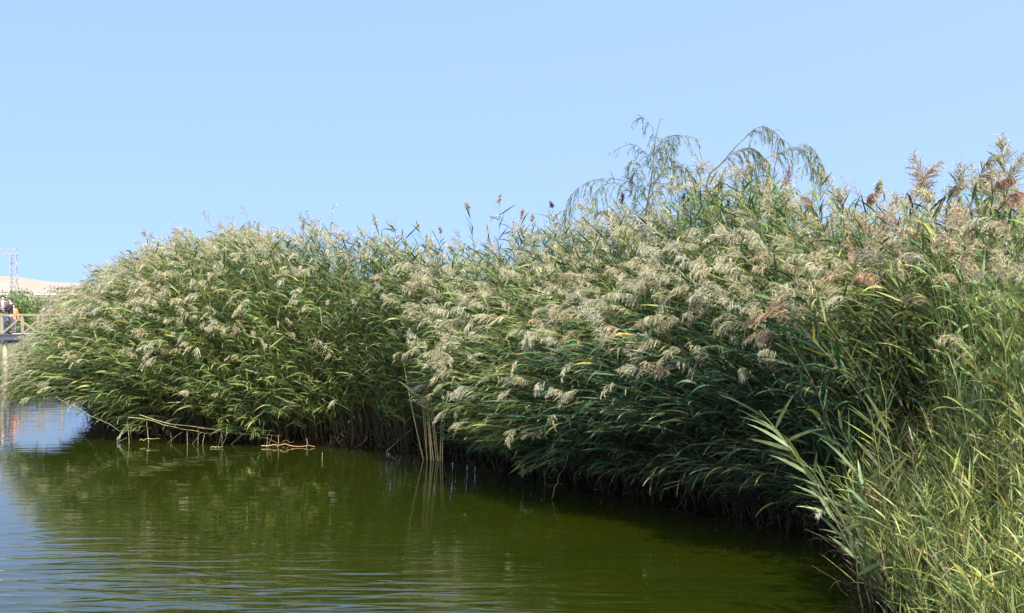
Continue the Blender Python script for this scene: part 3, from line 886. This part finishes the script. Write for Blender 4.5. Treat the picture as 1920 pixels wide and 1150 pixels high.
willow('upright wispy willow, the taller one, with feathery top and long branch arching left', 27.0,
       [(1218, 800), (1212, 470), (1212, 400), (1222, 330), (1228, 270), (1238, 222)],
       [([(1224, 300), (1236, 270), (1250, 262), (1262, 280)], 16, .35, .006, .2),
        ([(1216, 345), (1235, 300), (1256, 290), (1275, 300)], 20, .45, .007, .3),
        ([(1216, 360), (1196, 330), (1190, 320), (1184, 345)], 14, .3, .006, -.2),
        ([(1222, 330), (1226, 280), (1222, 240), (1200, 218)], 12, .30, .008, 0),
        ([(1228, 300), (1244, 262), (1275, 258), (1312, 268)], 18, .35, .008, 0),
        ([(1220, 320), (1205, 285), (1180, 273), (1138, 292)], 12, .22, .007, 0),
        ([(1215, 380), (1190, 345), (1130, 335), (1085, 352), (1066, 385), (1060, 418)], 26, .50, .010, 0),
        ([(1215, 380), (1235, 330), (1262, 310), (1292, 318)], 22, .45, .009, .5),
        ([(1214, 400), (1240, 350), (1275, 345), (1300, 375)], 20, .45, .009, .3),
        ([(1216, 350), (1200, 310), (1185, 300), (1178, 322)], 14, .30, .007, -.3),
        ([(1214, 400), (1170, 355), (1130, 350), (1105, 390)], 18, .4, .008, 0)], 3)
willow('arching willow with two long branches bowing right above the high mound', 25.5,
       [(1330, 800), (1325, 420), (1328, 335), (1350, 310), (1385, 270), (1418, 241)],
       [([(1385, 270), (1418, 241), (1445, 245), (1468, 268)], 22, .42, .009, 0),
        ([(1350, 310), (1380, 285), (1410, 278), (1440, 300)], 26, .50, .009, .2),
        ([(1340, 340), (1400, 320), (1430, 300), (1500, 273), (1535, 278), (1552, 310), (1558, 350)], 40, .5, .010, 0),
        ([(1440, 296), (1480, 282), (1508, 290), (1530, 330)], 20, .40, .006, 0)], 8)

# ------------------------------------------------------------------ boardwalk on piles
BD = 64.0
def bw_part(bm, a, b, w, h=None): add_bar(bm, a, b, w, h)
bx0 = at(-420, 0, BD)[0]; bx1 = at(330, 0, BD)[0]
deck_z = CAM_H - (627 - HZ) / FPX * BD
bc = Vector(((at(0, 0, BD)[0]), BD, 0))
boardwalk = empty('boardwalk', bc, R(-9))
tag(boardwalk, 'raised plank boardwalk on round timber piles with pale wooden railing', 'boardwalk')
bm = bmesh.new()
L0, L1, DW = -12.0, 2.2, 2.4
x = L0
while x < L1:
    add_bar(bm, (x + .07, 0, deck_z - .025), (x + .07, DW, deck_z - .025), .13, .05); x += .145
o_ = bm_obj('deck_planks', bm, M_DECK, boardwalk)
bm = bmesh.new()
add_bar(bm, (L0, -.04, deck_z - .17), (L1, -.04, deck_z - .17), .08, .20)
add_bar(bm, (L0, DW + .04, deck_z - .17), (L1, DW + .04, deck_z - .17), .08, .20)
add_bar(bm, (L0, DW / 2, deck_z - .15), (L1, DW / 2, deck_z - .15), .08, .16)
add_bar(bm, (L0, -.09, deck_z - .02), (L1, -.09, deck_z - .02), .03, .07)
bm_obj('deck_beam', bm, M_BEAM, boardwalk)
for side, yy in ((0, .0), (1, DW)):
    xs = [0.09 + k * 1.0 for k in range(-11, 3)] if side == 0 else [0.6 + k * 1.24 for k in range(-9, 2)]
    for k, xx in enumerate(xs):
        bm = bmesh.new(); add_bar(bm, (xx, yy, deck_z - .08), (xx, yy, deck_z + .84), .10, .10)
        bm_obj('railing_post', bm, M_WOOD, boardwalk)
    bm = bmesh.new()
    add_bar(bm, (xs[0] - .1, yy, deck_z + .875), (xs[-1] + .1, yy, deck_z + .875), .12, .07)
    bm_obj('handrail', bm, M_WOOD, boardwalk)
    for k in range(len(xs) - 1):
        bm = bmesh.new()
        a_, b_ = (xs[k] + .05, xs[k + 1] - .05)
        if k % 2 == 1 or side == 0: add_bar(bm, (a_, yy, deck_z + .05), (b_, yy, deck_z + .80), .055, .07)
        else: add_bar(bm, (a_, yy, deck_z + .80), (b_, yy, deck_z + .05), .055, .07)
        bm_obj('railing_brace', bm, M_WOOD, boardwalk)
for k in range(-4, 1):
    for yy in (.15, DW - .15):
        bm = bmesh.new(); add_cyl(bm, (0.15 + k * 2.6, yy, -1.2), (0.15 + k * 2.6, yy, deck_z - .26), .12, .11, 16)
        bm_obj('pile', bm, M_WOOD, boardwalk, True)
    bm = bmesh.new(); add_bar(bm, (0.15 + k * 2.6, -.1, deck_z - .32), (0.15 + k * 2.6, DW + .1, deck_z - .32), .14, .12)
    bm_obj('cross_beam', bm, M_BEAM, boardwalk)

# ------------------------------------------------------------------ lattice gantry behind the boardwalk
def gantry():
    GD = 150.0
    p = at(26, 0, GD); zt = CAM_H + (HZ - 467) / FPX * GD
    e = empty('lattice_gantry', (p[0], GD, 0.7))
    tag(e, 'grey steel lattice gantry with square top beam rising behind the boardwalk', 'gantry')
    w = .62; H = zt - .7
    def lattice(bm, a, b, w, n):
        a, b = Vector(a), Vector(b); d = (b - a).normalized()
        s1 = Vector((0, 1, 0)); s2 = d.cross(s1)
        cs = [(s1 * i + s2 * j) * w / 2 for i in (-1, 1) for j in (-1, 1)]
        for c in cs: add_bar(bm, a + c, b + c, .07)
        ring = [0, 1, 3, 2]
        for k in range(n):
            p0 = a + (b - a) * k / n; p1 = a + (b - a) * (k + 1) / n
            for m in range(4):
                c0, c1 = cs[ring[m]], cs[ring[(m + 1) % 4]]
                add_bar(bm, p0 + c0, p1 + c1, .045) if k % 2 else add_bar(bm, p0 + c1, p1 + c0, .045)
                add_bar(bm, p1 + c0, p1 + c1, .04)
    for x in (0, -9.0):
        bm = bmesh.new(); lattice(bm, (x, 0, 0), (x, 0, H - .62), w, 12); bm_obj('lattice_column', bm, M_STEEL, e)
    bm = bmesh.new(); lattice(bm, (-9.31, 0, H - .3), (.31, 0, H - .3), w - .08, 14); bm_obj('lattice_beam', bm, M_STEEL, e)
gantry()

# low white building in front of the dunes
def building():
    D_ = 300.0
    x0, x1 = at(-200, 0, D_)[0], at(17, 0, D_)[0]
    z0 = .7; z1 = CAM_H + (HZ - 549) / FPX * D_
    e = empty('low_building', ((x0 + x1) / 2, D_, z0))
    tag(e, 'long low white flat-roofed building in front of the sand dunes', 'building')
    w = (x1 - x0) / 2; h = z1 - z0
    bm = bmesh.new(); bmesh.ops.create_cube(bm, size=1, matrix=Matrix.Translation((0, 4, (h - .5) / 2)) @ Matrix.Diagonal((2 * w, 8, h - .5, 1)))
    bm_obj('wall', bm, M_WHITE, e)
    bm = bmesh.new(); bmesh.ops.create_cube(bm, size=1, matrix=Matrix.Translation((0, 4, h - .25)) @ Matrix.Diagonal((2 * w + .8, 8.8, .5, 1)))
    bm_obj('roof', bm, M_WHITE, e)
    for k in range(7):
        bm = bmesh.new(); add_bar(bm, (-w + 2 + k * 3.4, -.02, 2.0), (-w + 3.4 + k * 3.4, -.02, 2.0), .1, 1.3)
        bm_obj('window', bm, M_DARK, e)
building()
def wall_strip():
    D_ = 310.0
    x0, x1 = at(66, 0, D_)[0], at(260, 0, D_)[0]; z1 = CAM_H + (HZ - 551) / FPX * D_
    e = empty('boundary_wall', ((x0 + x1) / 2, D_, .7)); w = (x1 - x0) / 2; h = z1 - .7
    tag(e, 'low white boundary wall at the foot of the dunes, mostly behind the reeds', 'wall')
    bm = bmesh.new(); bmesh.ops.create_cube(bm, size=1, matrix=Matrix.Translation((0, 0, h / 2 - .15)) @ Matrix.Diagonal((2 * w, .4, h - .3, 1))); bm_obj('wall_panel', bm, M_SAND, e)
    bm = bmesh.new(); bmesh.ops.create_cube(bm, size=1, matrix=Matrix.Translation((0, 0, h - .15)) @ Matrix.Diagonal((2 * w + .1, .6, .3, 1))); bm_obj('coping', bm, M_WHITE, e)
wall_strip()

# shrubs on the far shore
def shrub(px, d, w, h, label, seed, tint):
    r = np.random.default_rng(seed)
    base = at(px, 0, d); base[2] = .6
    e = empty('shrub', base)
    tag(e, label, 'shrub', 'shrubs on the far shore')
    for k in range(5):
        pass
    SV, SQ, b_ = [], [], 0
    for k in range(9):
        a = r.uniform(0, 6.28); rr = r.uniform(.1, .4) * w
        C = np.array([base, base + [math.cos(a) * rr * .4, math.sin(a) * rr * .4, h * .4], base + [math.cos(a) * rr, math.sin(a) * rr, h * r.uniform(.6, .85)]])
        C = bez(C, 6); V, Q = tube(C, np.linspace(.05, .012, len(C)), 5); SV.append(V); SQ.append(Q + b_); b_ += len(V)
    mesh_np('stems', np.vstack(SV), np.vstack(SQ), M_BARK, parent=e, origin=base)
    n = 4200
    cl = r.normal(0, 1, (26, 3)) * [w * .27, w * .2, h * .2] + [0, 0, h * .55]
    P = cl[r.integers(26, size=n)] + r.normal(0, 1, (n, 3)) * [w * .10, w * .10, h * .11]
    P[:, 2] = np.clip(P[:, 2], .05, h * 1.1); P += base
    D = r.normal(0, 1, (n, 3)) + [0, 0, .5]
    Vr = ribbons(P, D, r.uniform(.12, .26, n), np.full(n, .07), np.full(n, .4), 2, [.4, 1, .1], r.uniform(-1.5, 1.5, n))
    c = np.array(tint) * r.uniform(.6, 1.4, n)[:, None]
    mesh_np('foliage', Vr.reshape(-1, 3), rib_quads(n, 2), M_BUSH, tint=np.repeat(c, 6, axis=0), parent=e, origin=base)
shrub(-25, 88, 3.4, 3.0, 'grey green shrub on the far shore behind the two standing people', 1, (.10, .13, .06))
shrub(22, 86, 3.6, 2.9, 'bright green bushy shrub just right of the people, below the gantry column', 2, (.11, .17, .05))
shrub(62, 90, 3.8, 3.3, 'dull olive shrub half hidden by the left tip of the reeds', 3, (.15, .16, .09))
shrub(110, 92, 4.0, 3.2, 'pale green shrub on the far shore wholly behind the reeds left tip', 4, (.12, .15, .07))
shrub(-80, 90, 4.0, 2.6, 'olive shrub at the left frame edge beyond the boardwalk', 5, (.12, .14, .07))

# ------------------------------------------------------------------ people on the boardwalk
M_SKIN = simple_mat('skin', (0.50, 0.31, 0.22), .6)
M_HAIR = simple_mat('black_hair', (0.012, 0.010, 0.010), .5)
def cloth(name, c): return simple_mat(name, c, .85, .15, 12.0)
def skin_obj(name, nodes, edges, mat, parent, sub=1, root=0):
    me = bpy.data.meshes.new(name)
    me.from_pydata([n[:3] for n in nodes], edges, [])
    o = bpy.data.objects.new(name, me); COL.objects.link(o); o.parent = parent
    m = o.modifiers.new('skin', 'SKIN'); m.use_smooth_shade = True
    for i, n in enumerate(nodes):
        rx = n[3]; ry = n[4] if len(n) > 4 else rx
        me.skin_vertices[0].data[i].radius = (rx, ry); me.skin_vertices[0].data[i].use_root = (i == root)
    s = o.modifiers.new('sub', 'SUBSURF'); s.levels = sub; s.render_levels = sub
    me.materials.append(mat)
    return o
def person(px, d, z0, rz, H, label, jacket, trousers, pose, shirt=None):
    base = at(px, 0, d); base[2] = z0
    e = empty('person', base, rz)            # faces local -Y
    tag(e, label, 'person', 'people on the boardwalk')
    k = H / 1.75
    S = lambda x, y, z: (x * k, y * k, z * k)
    def N(x, y, z, r, r2=None): return (x * k, y * k, z * k, r * k, (r2 or r) * k)
    arms = {}
    for s in (-1, 1):
        sh = (s * .19, 0, 1.43)
        if pose == 'folded': el = (s * .27, -.02, 1.15); wr = (-s * .02 + s * .05, -.21, 1.16 + .03 * s)
        elif pose == 'raised': el = (s * .24, -.16, 1.17); wr = (s * .08, -.26, 1.36) if s < 0 else (s * .05, -.30, 1.12)
        else: el = (s * .25, .02, 1.14); wr = (s * .27, -.06, .88)
        arms[s] = (sh, el, wr)
    # body: one continuous surface with neck, head core, arms, hands, fingers and legs
    nodes = [N(0, 0, .95, .14, .11), N(0, 0, 1.15, .13, .10), N(0, 0, 1.38, .15, .10), N(0, 0, 1.50, .06), N(0, -.01, 1.58, .062, .07), N(0, -.015, 1.66, .078, .092), N(0, -.01, 1.72, .06, .07)]
    edges = [(0, 1), (1, 2), (2, 3), (3, 4), (4, 5), (5, 6)]
    for s in (-1, 1):
        sh, el, wr = arms[s]
        b = len(nodes); dv = Vector(wr) - Vector(el); dv.normalize()
        palm = Vector(wr) + dv * .07
        nodes += [N(*sh, .055), N(*el, .042), N(*wr, .027), N(*palm, .032, .016)]
        edges += [(2, b), (b, b + 1), (b + 1, b + 2), (b + 2, b + 3)]
        side = dv.cross(Vector((0, 0, 1))); side.normalize()
        for f in range(4):
            q1 = palm + side * (.024 * (f - 1.5)) + dv * .04; q2 = q1 + dv * (.035 - .004 * abs(f - 1.5)) + Vector((0, .012, -.008))
            c = len(nodes); nodes += [N(*q1, .009), N(*q2, .007)]; edges += [(b + 3, c), (c, c + 1)]
        th = Vector(wr) + dv * .03 + side * -.04 * s; th2 = th + dv * .035 + side * -.012 * s
        c = len(nodes); nodes += [N(*th, .011), N(*th2, .008)]; edges += [(b + 2, c), (c, c + 1)]
        b = len(nodes)
        nodes += [N(s * .10, 0, .88, .085), N(s * .11, -.015, .50, .052), N(s * .115, .01, .10, .036), N(s * .12, -.10, .035, .036, .025)]
        edges += [(0, b), (b, b + 1), (b + 1, b + 2), (b + 2, b + 3)]
    body = skin_obj('body', nodes, edges, M_SKIN, e, 2)
    # face and ears
    bm = bmesh.new()
    bmesh.ops.create_cone(bm, cap_ends=True, segments=6, radius1=.018 * k, radius2=.006 * k, depth=.045 * k, matrix=Matrix.Translation(S(0, -.112, 1.645)) @ Matrix.Rotation(R(-15), 4, 'X'))
    for s in (-1, 1):
        bmesh.ops.create_uvsphere(bm, u_segments=8, v_segments=6, radius=.026 * k, matrix=Matrix.Translation(S(s * .082, .0, 1.65)) @ Matrix.Diagonal((.35, .8, 1.1, 1)))
    bm_obj('nose_and_ears', bm, M_SKIN, e, True)
    bm = bmesh.new()
    for s in (-1, 1): bmesh.ops.create_uvsphere(bm, u_segments=8, v_segments=6, radius=.011 * k, matrix=Matrix.Translation(S(s * .032, -.098, 1.668)) @ Matrix.Diagonal((1.3, .5, .7, 1)))
    bm_obj('eyes', bm, M_HAIR, e, True)
    bm = bmesh.new(); add_bar(bm, S(-.024, -.100, 1.602), S(.024, -.100, 1.602), .006 * k, .008 * k)
    bm_obj('mouth', bm, simple_mat('lips', (.35, .13, .11), .5), e)
    # hair cap
    bm = bmesh.new()
    bmesh.ops.create_uvsphere(bm, u_segments=20, v_segments=14, radius=.108 * k, matrix=Matrix.Translation(S(0, .008, 1.682)) @ Matrix.Diagonal((.90, 1.05, 1.0, 1)))
    cut = [v for v in bm.verts if (v.co.y < -.035 * k and v.co.z < 1.715 * k) or v.co.z < 1.60 * k or (v.co.z < 1.64 * k and v.co.y < .02 * k)]
    bmesh.ops.delete(bm, geom=cut, context='VERTS')
    for v in bm.verts: v.co += Vector((random.gauss(0, .004), random.gauss(0, .004), random.gauss(0, .004)))
    hair = bm_obj('hair', bm, M_HAIR, e, True)
    so = hair.modifiers.new('s', 'SOLIDIFY'); so.thickness = .012
    # jacket with sleeves
    jn = [N(0, 0, .90, .185, .145), N(0, 0, 1.10, .175, .135), N(0, 0, 1.36, .19, .135), N(0, .01, 1.48, .085, .08)]
    je = [(0, 1), (1, 2), (2, 3)]
    for s in (-1, 1):
        sh, el, wr = arms[s]; b = len(jn)
        w2 = Vector(el).lerp(Vector(wr), .93)
        jn += [N(sh[0], sh[1], sh[2] - .01, .075), N(*el, .060), N(*w2, .043)]; je += [(2, b), (b, b + 1), (b + 1, b + 2)]
    skin_obj('jacket', jn, je, jacket, e, 2)
    tn = [N(0, 0, .92, .165, .135), N(0, 0, .84, .13, .12)]; te = [(0, 1)]
    for s in (-1, 1):
        b = len(tn)
        tn += [N(s * .10, 0, .74, .10), N(s * .11, -.01, .48, .072), N(s * .115, .01, .10, .062)]; te += [(1, b), (b, b + 1), (b + 1, b + 2)]
    skin_obj('trousers', tn, te, trousers, e, 1)
    for s in (-1, 1):
        bm = bmesh.new(); bmesh.ops.create_uvsphere(bm, u_segments=12, v_segments=8, radius=1, matrix=Matrix.Translation(S(s * .12, -.06, .048)) @ Matrix.Diagonal((.052 * k, .145 * k, .048 * k, 1)))
        bm_obj('shoe', bm, M_HAIR, e, True)
    if shirt:
        bm = bmesh.new()
        pts = [(-.055, 1.47), (.055, 1.47), (.03, 1.30), (0, 1.14), (-.03, 1.30)]
        vs = [bm.verts.new(S(x, -.155 if z < 1.4 else -.105, z)) for x, z in pts]
        f = bm.faces.new(vs); g = bmesh.ops.extrude_face_region(bm, geom=[f])
        for v in g['geom']:
            if isinstance(v, bmesh.types.BMVert): v.co.y += .03 * k
        bm_obj('shirt_front', bm, shirt, e)
    return e
pz = deck_z
person(5, 64.8, pz, R(18), 1.74, 'man in dark grey jacket over pale shirt and blue jeans, arms folded, by railing',
       cloth('grey_jacket', (.07, .075, .095)), cloth('blue_jeans', (.06, .12, .22)), 'folded', M_WHITE)
p2 = person(20, 64.6, pz, R(-62), 1.62, 'person in black jacket and dark trousers, hand raised to the face, beside the man',
       cloth('black_jacket', (.015, .015, .022)), cloth('dark_trousers', (.05, .05, .07)), 'raised')
bm = bmesh.new(); add_cyl(bm, (0, 0, .80), (0, 0, .86), .185, .18, 16)
for v in bm.verts: v.co.y *= .78
bm_obj('shirt_hem', bm, M_WHITE, p2, True)
person(25, 66.2, pz, R(30), 1.36, 'short person in orange jacket half hidden behind the person in black',
       cloth('orange_jacket', (.75, .20, .07)), cloth('grey_trousers', (.10, .10, .12)), 'down')
